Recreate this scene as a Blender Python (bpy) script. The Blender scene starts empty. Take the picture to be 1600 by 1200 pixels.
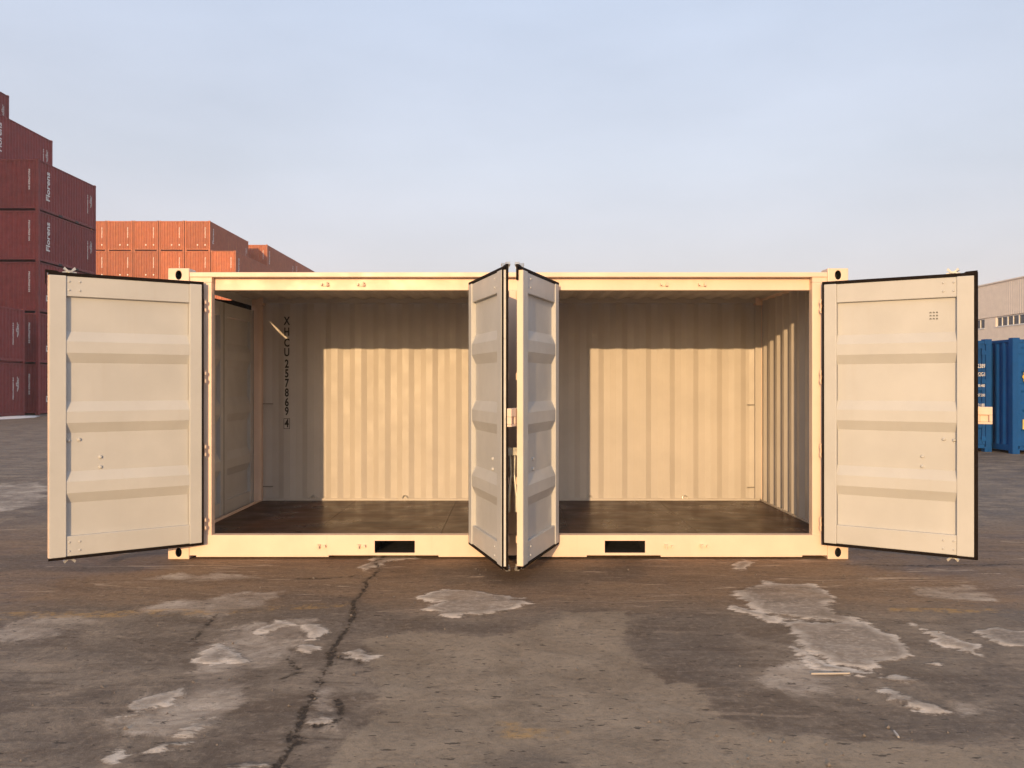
import bpy, bmesh, math, random
import numpy as np
from mathutils import Vector, Matrix

random.seed(7)
scene = bpy.context.scene
COL = scene.collection
R = math.radians

# ------------------------------------------------------------------ camera
cam_d = bpy.data.cameras.new('camera')
cam = bpy.data.objects.new('camera', cam_d)
COL.objects.link(cam)
cam.location = (0.034, -7.70, 1.56)
cam.rotation_euler = (R(90), 0, 0)
cam_d.sensor_width = 36.0
cam_d.lens = 36.0 * 1351 / 1600
cam_d.clip_start = 0.05
cam_d.clip_end = 3000
scene.camera = cam

# ------------------------------------------------------------------ light
TO_SUN = Vector((-0.205, -1.0, 0.19)).normalized()
SUN_EL = math.asin(TO_SUN.z)
SUN_AZ = math.atan2(TO_SUN.x, TO_SUN.y)
world = bpy.data.worlds.new('World')
scene.world = world
world.use_nodes = True
wn, wl = world.node_tree.nodes, world.node_tree.links
wn.clear()
sky = wn.new('ShaderNodeTexSky')
sky.sky_type = 'NISHITA'
sky.sun_disc = False
sky.sun_elevation = SUN_EL
sky.sun_rotation = SUN_AZ
sky.altitude = 0
sky.air_density = 1.0
sky.dust_density = 3.0
sky.ozone_density = 1.0
bg = wn.new('ShaderNodeBackground')
bg.inputs['Strength'].default_value = 0.15
wo = wn.new('ShaderNodeOutputWorld')
# thin high haze veiling the whole sky evenly round the compass, warmer towards the horizon
wtc = wn.new('ShaderNodeTexCoord')
wsep = wn.new('ShaderNodeSeparateXYZ')
wl.new(wtc.outputs['Generated'], wsep.inputs[0])
ramp = wn.new('ShaderNodeValToRGB')
wl.new(wsep.outputs[2], ramp.inputs[0])
er = ramp.color_ramp.elements
er[0].position, er[0].color = 0.0, (1.0, 0.815, 0.815, 1)
er[1].position, er[1].color = 0.55, (0.78, 0.92, 1.19, 1)
for p_, c_ in ((0.10, (0.985, 0.865, 0.915, 1)), (0.24, (0.935, 0.935, 1.045, 1))):
    q_ = er.new(p_)
    q_.color = c_
wno = wn.new('ShaderNodeTexNoise')
wno.inputs['Scale'].default_value = 2.2
wno.inputs['Detail'].default_value = 5
wmp = wn.new('ShaderNodeMapping')
wmp.inputs['Scale'].default_value = (1, 1, 3.2)
wl.new(wtc.outputs['Generated'], wmp.inputs[0])
wl.new(wmp.outputs[0], wno.inputs['Vector'])
wmr = wn.new('ShaderNodeMapRange')
wl.new(wno.outputs['Fac'], wmr.inputs[0])
wmr.inputs[1].default_value, wmr.inputs[2].default_value = 0.3, 0.7
wmr.inputs[3].default_value, wmr.inputs[4].default_value = 2.25, 2.72
wsc = wn.new('ShaderNodeVectorMath')
wsc.operation = 'SCALE'
wl.new(ramp.outputs[0], wsc.inputs[0])
wl.new(wmr.outputs[0], wsc.inputs['Scale'])
wmix = wn.new('ShaderNodeMix')
wmix.data_type = 'RGBA'
wmix.inputs[0].default_value = 0.80
wl.new(sky.outputs[0], wmix.inputs[6])
wl.new(wsc.outputs[0], wmix.inputs[7])
wl.new(wmix.outputs[2], bg.inputs[0])
wl.new(bg.outputs[0], wo.inputs[0])

sun_d = bpy.data.lights.new('sun', 'SUN')
sun_d.energy = 2.1
sun_d.angle = R(0.5)
sun_d.color = (1.0, 0.655, 0.325)
sun = bpy.data.objects.new('sun', sun_d)
COL.objects.link(sun)
sun.rotation_euler = (-TO_SUN).to_track_quat('-Z', 'Y').to_euler()
sun.location = (-10, -30, 30)

vs = scene.view_settings
vs.view_transform = 'Standard'
vs.look = 'None'
vs.exposure = 1.0
vs.gamma = 1.0
vs.use_curve_mapping = False
scene.cycles.max_bounces = 8
scene.cycles.diffuse_bounces = 5
scene.cycles.use_denoising = True


# ------------------------------------------------------------------ material helpers
def lin(c):
    return tuple(((v / 255) / 12.92 if v / 255 <= 0.04045 else ((v / 255 + 0.055) / 1.055) ** 2.4) for v in c) + (1,)


class NT:
    """tiny wrapper round a node tree"""
    def __init__(self, name):
        self.m = bpy.data.materials.new(name)
        self.m.use_nodes = True
        self.n, self.l = self.m.node_tree.nodes, self.m.node_tree.links
        self.n.clear()
        self.out = self.n.new('ShaderNodeOutputMaterial')
        self.b = self.n.new('ShaderNodeBsdfPrincipled')
        self.l.new(self.b.outputs[0], self.out.inputs[0])
        self.tc = self.n.new('ShaderNodeTexCoord')

    def link(self, a, b):
        self.l.new(a, b)

    def setv(self, sock, v):
        if hasattr(v, 'is_output'):
            self.l.new(v, sock)
        else:
            sock.default_value = v

    def noise(self, scale, detail=4, rough=0.55, vec=None, stretch=None, dist=0.0):
        n = self.n.new('ShaderNodeTexNoise')
        n.inputs['Scale'].default_value = scale
        n.inputs['Detail'].default_value = detail
        n.inputs['Roughness'].default_value = rough
        n.inputs['Distortion'].default_value = dist
        v = vec or self.tc.outputs['Object']
        if stretch:
            mp = self.n.new('ShaderNodeMapping')
            mp.inputs['Scale'].default_value = stretch
            self.l.new(v, mp.inputs[0])
            v = mp.outputs[0]
        self.l.new(v, n.inputs['Vector'])
        return n.outputs['Fac']

    def voronoi(self, scale, feature='F1', vec=None, out='Distance'):
        n = self.n.new('ShaderNodeTexVoronoi')
        n.feature = feature
        n.inputs['Scale'].default_value = scale
        self.l.new(vec or self.tc.outputs['Object'], n.inputs['Vector'])
        return n.outputs[out]

    def math(self, op, a, b=0.0, c=None, clamp=False):
        n = self.n.new('ShaderNodeMath')
        n.operation = op
        n.use_clamp = clamp
        self.setv(n.inputs[0], a)
        self.setv(n.inputs[1], b)
        if c is not None:
            self.setv(n.inputs[2], c)
        return n.outputs[0]

    def rng(self, v, a, b, c=0.0, d=1.0, smooth=True):
        n = self.n.new('ShaderNodeMapRange')
        n.interpolation_type = 'SMOOTHSTEP' if smooth else 'LINEAR'
        self.setv(n.inputs[0], v)
        n.inputs[1].default_value, n.inputs[2].default_value = a, b
        n.inputs[3].default_value, n.inputs[4].default_value = c, d
        return n.outputs[0]

    def mix(self, f, a, b, mode='MIX'):
        n = self.n.new('ShaderNodeMix')
        n.data_type = 'RGBA'
        n.blend_type = mode
        self.setv(n.inputs[0], f)
        self.setv(n.inputs[6], a)
        self.setv(n.inputs[7], b)
        return n.outputs[2]

    def attr(self, name):
        n = self.n.new('ShaderNodeAttribute')
        n.attribute_name = name
        return n.outputs['Fac']

    def bump(self, h, strength=0.2, dist=0.01, normal=None):
        n = self.n.new('ShaderNodeBump')
        n.inputs['Strength'].default_value = strength
        n.inputs['Distance'].default_value = dist
        self.l.new(h, n.inputs['Height'])
        if normal is not None:
            self.l.new(normal, n.inputs['Normal'])
        return n.outputs[0]

    def done(self, color=None, rough=None, metal=0.0, normal=None, spec=None):
        if color is not None:
            self.setv(self.b.inputs['Base Color'], color)
        if rough is not None:
            self.setv(self.b.inputs['Roughness'], rough)
        self.b.inputs['Metallic'].default_value = metal
        if spec is not None:
            self.b.inputs['Specular IOR Level'].default_value = spec
        if normal is not None:
            self.l.new(normal, self.b.inputs['Normal'])
        return self.m


def paint(name, rgb, rough=0.45, var=0.12, dirt=(0.20, 0.15, 0.10), dirt_amt=0.25, random_hue=0.0, streak=True, spec=None):
    t = NT(name)
    base = tuple(rgb) + (1,)
    n1 = t.noise(1.7, 5, 0.6)
    c = t.mix(t.rng(n1, 0.3, 0.7), tuple(v * (1 - var) for v in rgb) + (1,), tuple(min(1, v * (1 + var * 0.5)) for v in rgb) + (1,))
    if streak:
        st = t.noise(1.0, 4, 0.6, stretch=(14, 14, 0.5))
        d = t.math('MULTIPLY', t.rng(st, 0.55, 0.85), dirt_amt)
        c = t.mix(d, c, dirt + (1,))
    sp = t.noise(23, 3, 0.6)
    c = t.mix(t.math('MULTIPLY', t.rng(sp, 0.66, 0.8), dirt_amt * 0.8), c, dirt + (1,))
    if random_hue:
        oi = t.n.new('ShaderNodeObjectInfo')
        hsv = t.n.new('ShaderNodeHueSaturation')
        t.link(t.rng(oi.outputs['Random'], 0, 1, 1 - random_hue, 1 + random_hue, False), hsv.inputs['Value'])
        t.link(c, hsv.inputs['Color'])
        c = hsv.outputs[0]
    r = t.rng(t.noise(6, 4), 0.3, 0.7, rough - 0.08, rough + 0.1)
    nb = t.bump(t.noise(2.6, 3, 0.5), 0.35, 0.012)
    nb = t.bump(t.noise(180, 2, 0.5), 0.05, 0.001, nb)
    return t.done(c, r, 0, nb, spec)


M = {}
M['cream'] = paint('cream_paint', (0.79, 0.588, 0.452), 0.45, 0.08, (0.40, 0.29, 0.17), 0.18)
M['wall'] = paint('interior_paint_bounce_warm', (0.505, 0.460, 0.415), 0.5, 0.07, (0.40, 0.31, 0.22), 0.12)  # interior paint tinted warmer on the walls, standing in for bounced sunlight
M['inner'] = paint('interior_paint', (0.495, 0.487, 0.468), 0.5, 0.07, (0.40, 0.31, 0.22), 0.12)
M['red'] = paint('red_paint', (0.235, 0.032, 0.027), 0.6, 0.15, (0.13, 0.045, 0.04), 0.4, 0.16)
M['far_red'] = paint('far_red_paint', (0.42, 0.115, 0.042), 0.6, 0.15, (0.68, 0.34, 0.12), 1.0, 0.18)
M['blue'] = paint('blue_paint', (0.004, 0.068, 0.235), 0.55, 0.15, (0.02, 0.06, 0.12), 0.3, 0.1, True, 0.2)
M['clad'] = paint('cladding', (0.86, 0.73, 0.60), 0.7, 0.06, (0.35, 0.30, 0.24), 0.2)
M['plaster'] = paint('plaster', (0.88, 0.74, 0.60), 0.8, 0.06, (0.38, 0.33, 0.27), 0.2)


def plain(name, rgb, rough=0.5, metal=0.0, var=0.2, scale=8, spec=None):
    t = NT(name)
    c = t.mix(t.noise(scale, 4), tuple(v * (1 - var) for v in rgb) + (1,), tuple(min(1, v * (1 + var)) for v in rgb) + (1,))
    return t.done(c, t.rng(t.noise(scale * 2, 3), 0.3, 0.7, max(0.05, rough - 0.1), rough + 0.1), metal, t.bump(t.noise(scale * 6, 3), 0.1, 0.002), spec)


M['rubber'] = plain('black_rubber', (0.010, 0.006, 0.004), 0.8, spec=0.12)
M['zinc'] = plain('galvanised_steel', (0.62, 0.60, 0.55), 0.4, 0.7)
M['dull_steel'] = plain('dull_steel', (0.24, 0.22, 0.19), 0.55, 0.5)
M['white'] = plain('white_marking', (0.78, 0.74, 0.70), 0.6)
M['black'] = plain('black_marking', (0.02, 0.018, 0.016), 0.6)
M['yellow'] = plain('yellow_marking', (0.75, 0.42, 0.03), 0.6)
M['sticker'] = plain('sticker_yellow', (0.55, 0.45, 0.12), 0.6)
M['glass'] = plain('window_glass', (0.05, 0.05, 0.06), 0.12, 0.0, 0.3, 0.7)
M['frame_white'] = plain('window_frame_white', (0.72, 0.70, 0.66), 0.5)
M['under'] = plain('undercoat_and_hole_shade', (0.012, 0.011, 0.011), 0.8)
M['snow'] = plain('snow', (0.72, 0.68, 0.66), 0.85)
M['wood_bit'] = plain('splinter_wood', (0.44, 0.39, 0.34), 0.8)
M['stone'] = plain('pebble', (0.17, 0.14, 0.115), 0.9, 0, 0.5, 30)


def floor_mat():
    t = NT('plywood_floor')
    g = t.noise(1.0, 6, 0.6, stretch=(1.3, 16, 16), dist=0.6)
    c = t.mix(t.rng(g, 0.3, 0.72), (0.022, 0.009, 0.004, 1), (0.088, 0.036, 0.016, 1))
    c = t.mix(t.math('MULTIPLY', t.rng(t.noise(2.5, 5), 0.5, 0.8), 0.5), c, (0.018, 0.010, 0.006, 1))
    r = t.rng(t.noise(3, 4), 0.3, 0.7, 0.26, 0.40)
    return t.done(c, r, 0, t.bump(g, 0.12, 0.003), 0.07)


M['ply'] = floor_mat()


# ------------------------------------------------------------------ mesh helpers
class MB:
    def __init__(self, mirror=False):
        self.v, self.f, self.mirror = [], [], mirror

    def add(self, vs, fs):
        o = len(self.v)
        self.v += [tuple(p) for p in vs]
        self.f += [tuple(i + o for i in f) for f in fs]
        return self

    def box(self, x0, x1, y0, y1, z0, z1):
        vs = [(x, y, z) for z in (z0, z1) for y in (y0, y1) for x in (x0, x1)]
        return self.add(vs, [(0, 2, 3, 1), (4, 5, 7, 6), (0, 1, 5, 4), (2, 6, 7, 3), (0, 4, 6, 2), (1, 3, 7, 5)])

    def cyl(self, p0, p1, r, n=12, r1=None):
        p0, p1 = Vector(p0), Vector(p1)
        r1 = r if r1 is None else r1
        d = (p1 - p0).normalized()
        a = d.orthogonal().normalized()
        b = d.cross(a)
        vs = []
        for p, rr in ((p0, r), (p1, r1)):
            for i in range(n):
                t = 2 * math.pi * i / n
                vs.append(p + a * math.cos(t) * rr + b * math.sin(t) * rr)
        fs = [(i, (i + 1) % n, n + (i + 1) % n, n + i) for i in range(n)]
        fs += [tuple(reversed(range(n))), tuple(range(n, 2 * n))]
        return self.add(vs, fs)

    def tube(self, pts, r, n=8):
        for a, b in zip(pts[:-1], pts[1:]):
            self.cyl(a, b, r, n)
        return self

    def prism(self, poly, place, h0, h1):
        """poly: list of 2d points, extruded from h0 to h1; place(a, b, h) -> xyz"""
        n = len(poly)
        vs = [place(a, b, h0) for a, b in poly] + [place(a, b, h1) for a, b in poly]
        fs = [(i, (i + 1) % n, n + (i + 1) % n, n + i) for i in range(n)]
        fs += [tuple(reversed(range(n))), tuple(range(n, 2 * n))]
        return self.add(vs, fs)

    def sheet(self, prof, place, h0, h1, t=0.003):
        """prof: open polyline (s, d) -> folded sheet of thickness t between h0 and h1"""
        n = len(prof)
        vs = []
        for (s, d) in prof:
            vs += [place(s, d, h0), place(s, d, h1), place(s, d + t, h0), place(s, d + t, h1)]
        fs = []
        for i in range(n - 1):
            a, b = 4 * i, 4 * (i + 1)
            fs += [(a, b, b + 1, a + 1), (a + 2, a + 3, b + 3, b + 2), (a, a + 2, b + 2, b), (a + 1, b + 1, b + 3, a + 3)]
        fs += [(0, 1, 3, 2), (4 * (n - 1), 4 * (n - 1) + 2, 4 * (n - 1) + 3, 4 * (n - 1) + 1)]
        return self.add(vs, fs)

    def mesh(self, name, mat):
        vs = [(-x, y, z) for x, y, z in self.v] if self.mirror else self.v
        me = bpy.data.meshes.new(name)
        me.from_pydata(vs, [], self.f)
        bm = bmesh.new()
        bm.from_mesh(me)
        bmesh.ops.recalc_face_normals(bm, faces=bm.faces)
        bm.to_mesh(me)
        bm.free()
        me.materials.append(M[mat] if isinstance(mat, str) else mat)
        return me

    def build(self, name, mat, parent=None, bevel=0.0, loc=None, smooth=False):
        o = bpy.data.objects.new(name, self.mesh(name, mat))
        COL.objects.link(o)
        if parent:
            o.parent = parent
        if loc:
            o.location = loc
        if smooth:
            for p in o.data.polygons:
                p.use_smooth = True
        if bevel:
            md = o.modifiers.new('bevel', 'BEVEL')
            md.width = bevel
            md.segments = 2
            md.limit_method = 'ANGLE'
        return o


def tag(o, label=None, cat=None, group=None, kind=None):
    if label: o['label'] = label
    if cat: o['category'] = cat
    if group: o['group'] = group
    if kind: o['kind'] = kind
    return o


def empty(name, loc=(0, 0, 0), rz=0):
    o = bpy.data.objects.new(name, None)
    o.empty_display_size = 0.2
    COL.objects.link(o)
    o.location = loc
    o.rotation_euler = (0, 0, rz)
    return o


def link_copy(name, data, parent, loc=(0, 0, 0), rot=(0, 0, 0)):
    o = bpy.data.objects.new(name, data)
    COL.objects.link(o)
    o.parent = parent
    o.location = loc
    o.rotation_euler = rot
    return o


def text_mesh(txt, size, mat, depth=0.001, xs=1.0, name='marking', offset=0.0):
    cu = bpy.data.curves.new(name, 'FONT')
    cu.body = txt
    cu.size = size
    cu.extrude = depth
    cu.align_x = 'CENTER'
    cu.align_y = 'CENTER'
    cu.resolution_u = 3
    cu.offset = offset
    o = bpy.data.objects.new('text_source', cu)
    COL.objects.link(o)
    dg = bpy.context.evaluated_depsgraph_get()
    me = bpy.data.meshes.new_from_object(o.evaluated_get(dg))
    bpy.data.objects.remove(o)
    for v in me.vertices:
        v.co.x *= xs
    me.materials.clear()
    me.materials.append(M[mat])
    me.name = name
    return me


def corr_profile(s0, s1, period=0.278, depth=0.036, flat=0.25, phase=0.0, d0=0.0):
    """trapezoidal corrugation from s0 to s1; d=d0 on near flats, d0+depth on far flats; a near flat is centred at s=phase"""
    sl = 0.5 - flat
    pts = []
    k = math.floor((s0 - phase) / period) - 1
    while phase + k * period < s1 + period:
        c = phase + k * period
        pts += [(c - flat / 2 * period, 0), (c + flat / 2 * period, 0),
                (c + (flat / 2 + sl) * period, 1), (c + (flat / 2 + sl + flat) * period, 1)]
        k += 1
    def val(s):
        for (a, da), (b, db) in zip(pts[:-1], pts[1:]):
            if a <= s <= b:
                return da + (db - da) * (s - a) / max(1e-9, b - a)
        return 0
    out = [(s0, val(s0))] + [p for p in pts if s0 + 1e-4 < p[0] < s1 - 1e-4] + [(s1, val(s1))]
    return [(s, d0 + d * depth) for s, d in out]


def casting(mb, x0, x1, y0, y1, z0, z1, hole_front=True):
    """corner casting: block whose front face (y0) carries an oval hole with a real pocket"""
    n = 32
    cx, cz = (x0 + x1) / 2, (z0 + z1) / 2
    hx, hz = (x1 - x0) / 2, (z1 - z0) / 2
    outer, hole = [], []
    for i in range(n):
        t = 2 * math.pi * (i + 0.0) / n + math.pi / 4
        c, s = math.cos(t), math.sin(t)
        k = 1 / max(abs(c), abs(s))
        outer.append((cx + hx * c * k, cz + hz * s * k))
        hole.append((cx + 0.026 * (1 if abs(c) > 1e-9 else 0) * c, cz + 0.040 * s))
    vs = [(x, y0, z) for x, z in outer] + [(x, y0, z) for x, z in hole] + [(x, y0 + 0.10, z) for x, z in hole] + [(x, y1, z) for x, z in outer]
    fs = []
    for i in range(n):
        j = (i + 1) % n
        fs += [(i, j, n + j, n + i), (n + i, n + j, 2 * n + j, 2 * n + i), (j, i, 3 * n + i, 3 * n + j)]
    fs += [tuple(range(2 * n, 3 * n)), tuple(reversed(range(3 * n, 4 * n)))]
    mb.add(vs, fs)
    mb.dark = {k for k in range(len(fs)) if k == 3 * n or (k < 3 * n and k % 3 == 1)}


# ------------------------------------------------------------------ ground
def vnoise(x, y, seed):
    rs = np.random.RandomState(seed)
    g = rs.rand(256, 256)
    xi, yi = np.floor(x).astype(int), np.floor(y).astype(int)
    fx, fy = x - xi, y - yi
    fx, fy = fx * fx * (3 - 2 * fx), fy * fy * (3 - 2 * fy)
    a, b = g[xi % 256, yi % 256], g[(xi + 1) % 256, yi % 256]
    c, d = g[xi % 256, (yi + 1) % 256], g[(xi + 1) % 256, (yi + 1) % 256]
    return (a * (1 - fx) + b * fx) * (1 - fy) + (c * (1 - fx) + d * fx) * fy


def fbm(x, y, seed, octv=4):
    s, a, t = 0, 0.5, 0
    for i in range(octv):
        s = s + a * vnoise(x * 2 ** i + 17.3 * i, y * 2 ** i - 9.1 * i, seed + i)
        t += a
        a *= 0.55
    return s / t - 0.5


def sd_poly(x, y, poly):
    """signed distance, positive inside"""
    d = np.full(x.shape, 1e9)
    inside = np.zeros(x.shape, bool)
    n = len(poly)
    for i in range(n):
        ax, ay = poly[i]
        bx, by = poly[(i + 1) % n]
        ex, ey = bx - ax, by - ay
        t = np.clip(((x - ax) * ex + (y - ay) * ey) / (ex * ex + ey * ey + 1e-12), 0, 1)
        d = np.minimum(d, np.hypot(x - ax - t * ex, y - ay - t * ey))
        cond = ((ay > y) != (by > y)) & (x < (bx - ax) * (y - ay) / (by - ay + 1e-12) + ax)
        inside ^= cond
    return np.where(inside, d, -d)


def sd_line(x, y, pts):
    d = np.full(x.shape, 1e9)
    for (ax, ay), (bx, by) in zip(pts[:-1], pts[1:]):
        ex, ey = bx - ax, by - ay
        t = np.clip(((x - ax) * ex + (y - ay) * ey) / (ex * ex + ey * ey + 1e-12), 0, 1)
        d = np.minimum(d, np.hypot(x - ax - t * ex, y - ay - t * ey))
    return d


#GD0
# outlines on the ground plane, in metres
ICE = [
    [(-1.873, -3.442), (-1.778, -3.327), (-1.668, -3.235), (-1.591, -3.309), (-1.682, -3.485), (-1.721, -3.647), (-1.779, -3.686)],
    [(-1.511, -3.761), (-1.376, -3.647), (-1.31, -3.708), (-1.395, -3.84), (-1.498, -3.868)],
    [(-1.607, -2.226), (-1.476, -2.035), (-1.369, -2.124), (-1.438, -2.324), (-1.542, -2.378)],
    [(1.617, -1.591), (1.712, -1.813), (1.816, -2.035), (1.747, -2.124), (1.611, -1.942), (1.541, -1.713)],
    [(1.729, -2.496), (1.771, -2.91), (1.916, -3.078), (1.874, -3.138), (1.705, -2.996), (1.665, -2.634)],
    [(-0.688, -1.409), (-0.499, -1.155), (-0.254, -1.215), (0.034, -1.313), (0.171, -1.538), (0.034, -1.763), (-0.18, -1.926), (-0.44, -1.878), (-0.603, -1.763), (-0.509, -1.591)],
    [(1.69, -1.215), (2.034, -0.945), (2.384, -0.945), (2.383, -1.501), (2.218, -1.678), (2.299, -1.926), (2.263, -2.124), (2.111, -1.973), (1.793, -1.973), (1.728, -1.678)],
    [(1.802, -2.08), (2.1, -2.004), (2.332, -2.004), (2.404, -2.364), (2.307, -2.682), (2.055, -2.91), (1.967, -3.037), (1.842, -2.91), (1.743, -2.682), (1.75, -2.431)],
    [(2.626, -2.124), (2.749, -2.226), (2.764, -2.431), (2.808, -2.622), (2.688, -2.821), (2.658, -2.741), (2.615, -2.496)],
    [(2.931, -2.226), (3.154, -2.154), (3.276, -2.226), (3.394, -2.296), (3.154, -2.682), (3.025, -2.585), (2.92, -2.431)],
    [(1.901, -3.337), (1.968, -3.346), (2.093, -3.485), (2.077, -3.568), (1.992, -3.568), (1.899, -3.502), (1.866, -3.434)],
    [(1.942, -3.138), (2.078, -3.098), (2.158, -3.216), (2.075, -3.254), (1.959, -3.216)],
    [(2.27, -2.866), (2.42, -2.888), (2.37, -2.953), (2.253, -2.943)],
    [(-1.805, -2.682), (-1.733, -2.509), (-1.571, -2.658), (-1.435, -2.799), (-1.437, -2.91), (-1.599, -2.799), (-1.65, -2.91), (-1.734, -2.866)],
    [(-1.284, -2.585), (-1.19, -2.534), (-1.127, -2.609), (-1.18, -2.729), (-1.241, -2.706)],
    [(-1.339, -2.08), (-1.224, -2.035), (-1.149, -2.226), (-1.16, -2.496), (-1.266, -2.296)],
    [(-1.548, -4.015), (-1.456, -3.937), (-1.351, -3.882), (-1.349, -3.963), (-1.456, -4.041), (-1.539, -4.066)],
    [(-1.659, -4.097), (-1.669, -3.99), (-1.612, -4.066), (-1.613, -4.158)],
    [(-1.12, -4.158), (-1.033, -4.097), (-0.941, -4.187), (-0.981, -4.273), (-1.082, -4.256)],
    [(-0.969, -2.682), (-0.866, -2.634), (-0.772, -2.753), (-0.807, -2.866), (-0.909, -2.799)],
    [(-0.929, -3.686), (-0.869, -3.631), (-0.767, -3.693), (-0.842, -3.753), (-0.908, -3.746)],
    [(-1.688, -3.309), (-1.694, -3.168), (-1.634, -3.263), (-1.626, -3.346)],
    [(-1.28, -0.305), (-1.13, 0.164), (-0.904, 0.223), (-0.828, -0.036), (-1.025, -0.173), (-1.164, -0.507)],
    [(1.84, -0.305), (2.091, 0.02), (2.179, -0.173), (1.971, -0.433)],
    [(2.035, -0.857), (2.136, -0.857), (2.087, -0.967), (2.014, -0.945)],
]
FILM = [
    [(-2.498, -1.591), (-2.188, -1.313), (-1.79, -1.215), (-1.664, -1.501), (-1.724, -1.763), (-1.948, -2.004), (-2.213, -1.973), (-2.414, -1.846)],
    [(-3.294, -2.08), (-3.173, -1.846), (-2.776, -2.035), (-2.75, -2.364), (-2.872, -2.534), (-3.32, -2.431)],
    [(-2.988, -0.721), (-2.592, -0.604), (-2.046, -0.675), (-2.093, -0.857), (-2.675, -0.923), (-2.919, -0.879)],
    [(-1.876, -3.399), (-1.677, -3.168), (-1.868, -2.56), (-1.713, -2.08), (-1.334, -1.926), (-1.182, -2.226), (-1.313, -2.91), (-1.298, -3.309), (-1.261, -3.723), (-1.441, -3.868), (-1.699, -3.797), (-1.808, -3.686)],
    [(-0.974, -3.442), (-0.915, -3.355), (-0.811, -3.442), (-0.761, -3.723), (-0.87, -3.761), (-0.95, -3.647)],
    [(1.419, -2.964), (1.7, -2.91), (1.66, -3.216), (1.435, -3.399), (1.331, -3.263)],
    [(2.167, -3.399), (2.304, -3.381), (2.258, -3.527), (2.136, -3.584)],
    [(-8.018, 5.897), (-7.662, 6.35), (-6.802, 5.073), (-6.042, 3.392), (-6.206, 2.838), (-7.191, 3.392)],
    [(3.104, -1.009), (3.6, -1.009), (3.532, -1.313), (3.061, -1.409), (2.986, -1.215)],
]
PALE = [
    [(-0.902, -2.431), (-0.614, -2.226), (-0.364, -2.324), (-0.122, -2.431), (0.115, -2.226), (0.339, -1.813), (0.825, -1.763), (0.804, -2.08), (0.716, -2.431), (0.788, -2.964), (0.844, -3.138), (0.992, -3.158), (1.001, -3.485), (1.084, -3.647), (1.339, -3.868), (1.705, -3.937), (2.204, -4.035), (3.262, -4.066), (2.764, -5.066), (-0.486, -5.358), (-0.813, -4.689), (-0.719, -4.066), (-0.603, -3.399)],
]
DARK = [
    [(0.804, -2.08), (1.089, -1.763), (1.464, -1.846), (1.404, -2.56), (1.196, -3.216), (1.013, -3.138), (0.823, -3.068), (0.747, -2.496)],
    [(-0.857, -0.173), (-0.074, -0.433), (0.357, -0.433), (1.129, -0.305), (1.057, -0.79), (0.529, -1.009), (-0.461, -1.009)],
    [(-1.668, -1.313), (-1.084, -1.409), (-0.644, -1.973), (0.117, -2.08), (0.48, -1.678), (0.329, -2.004), (-0.124, -2.364), (-0.695, -2.226), (-1.136, -2.431), (-1.486, -2.296)],
    [(-0.098, -4.128), (0.171, -4.003), (0.294, -4.187), (0.218, -4.601), (-0.195, -4.601)],
    [(1.642, -3.355), (1.834, -3.647), (2.422, -3.399), (2.634, -3.568), (2.303, -3.868), (1.736, -3.868)],
    [(-5.366, 0.406), (-4.273, 0.164), (-2.977, -0.305), (-3.139, -0.556), (-4.269, -0.433)],
    [(-2.566, -2.682), (-2.315, -2.622), (-2.236, -2.753), (-2.469, -2.799)],
]
LINES = [
    [(-4.228, -1.942), (-3.042, -1.763), (-1.972, -1.678), (-1.074, -1.465), (-1.048, -1.609), (-1.916, -1.846), (-2.95, -1.942), (-4.093, -2.124)],
    [(2.664, -1.678), (4.068, -1.644), (3.967, -1.796), (2.619, -1.78)],
    [(-0.04, -3.708), (0.063, -3.723), (0.069, -3.797), (0.307, -3.812), (0.301, -3.909), (-0.036, -3.896)],
]
CRACKS = [
    ([(-1.101, 0.164), (-1.158, -0.173), (-1.073, -0.507), (-1.117, -0.79), (-1.087, -1.114), (-1.092, -1.465), (-1.026, -1.926), (-1.02, -2.226), (-1.02, -2.634), (-0.989, -2.799), (-0.983, -2.996), (-0.971, -3.263), (-0.952, -3.416), (-0.959, -3.584), (-0.937, -3.723), (-0.949, -3.882), (-0.91, -3.97), (-0.926, -4.097), (-0.925, -4.216), (-0.87, -4.646)], 0.006),
    ([(-0.951, -3.568), (-0.925, -3.868), (-0.877, -3.97)], 0.004),
    ([(-1.959, -1.846), (-1.945, -2.154), (-1.916, -2.431)], 0.003),
    ([(-1.236, -2.799), (-1.11, -3.017), (-1.187, -3.118)], 0.002),
    ([(2.938, -0.226), (3.604, -0.279), (4.46, -0.226)], 0.004),
    ([(-1.705, -0.79), (-1.214, -0.675)], 0.004),
    ([(-0.812, -3.434), (-0.776, -3.584), (-0.775, -3.723), (-0.854, -3.768)], 0.002),
    ([(-1.036, -2.682), (-0.825, -2.866)], 0.002),
]
#GD1


def axis(fine0, fine1, step, lo, hi):
    a = list(np.arange(fine0, fine1 + 1e-6, step))
    s, v = step, fine1
    while v < hi:
        s *= 1.13
        v += s
        a.append(v)
    s, v = step, fine0
    while v > lo:
        s *= 1.13
        v -= s
        a.insert(0, v)
    return np.array(a)


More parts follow.
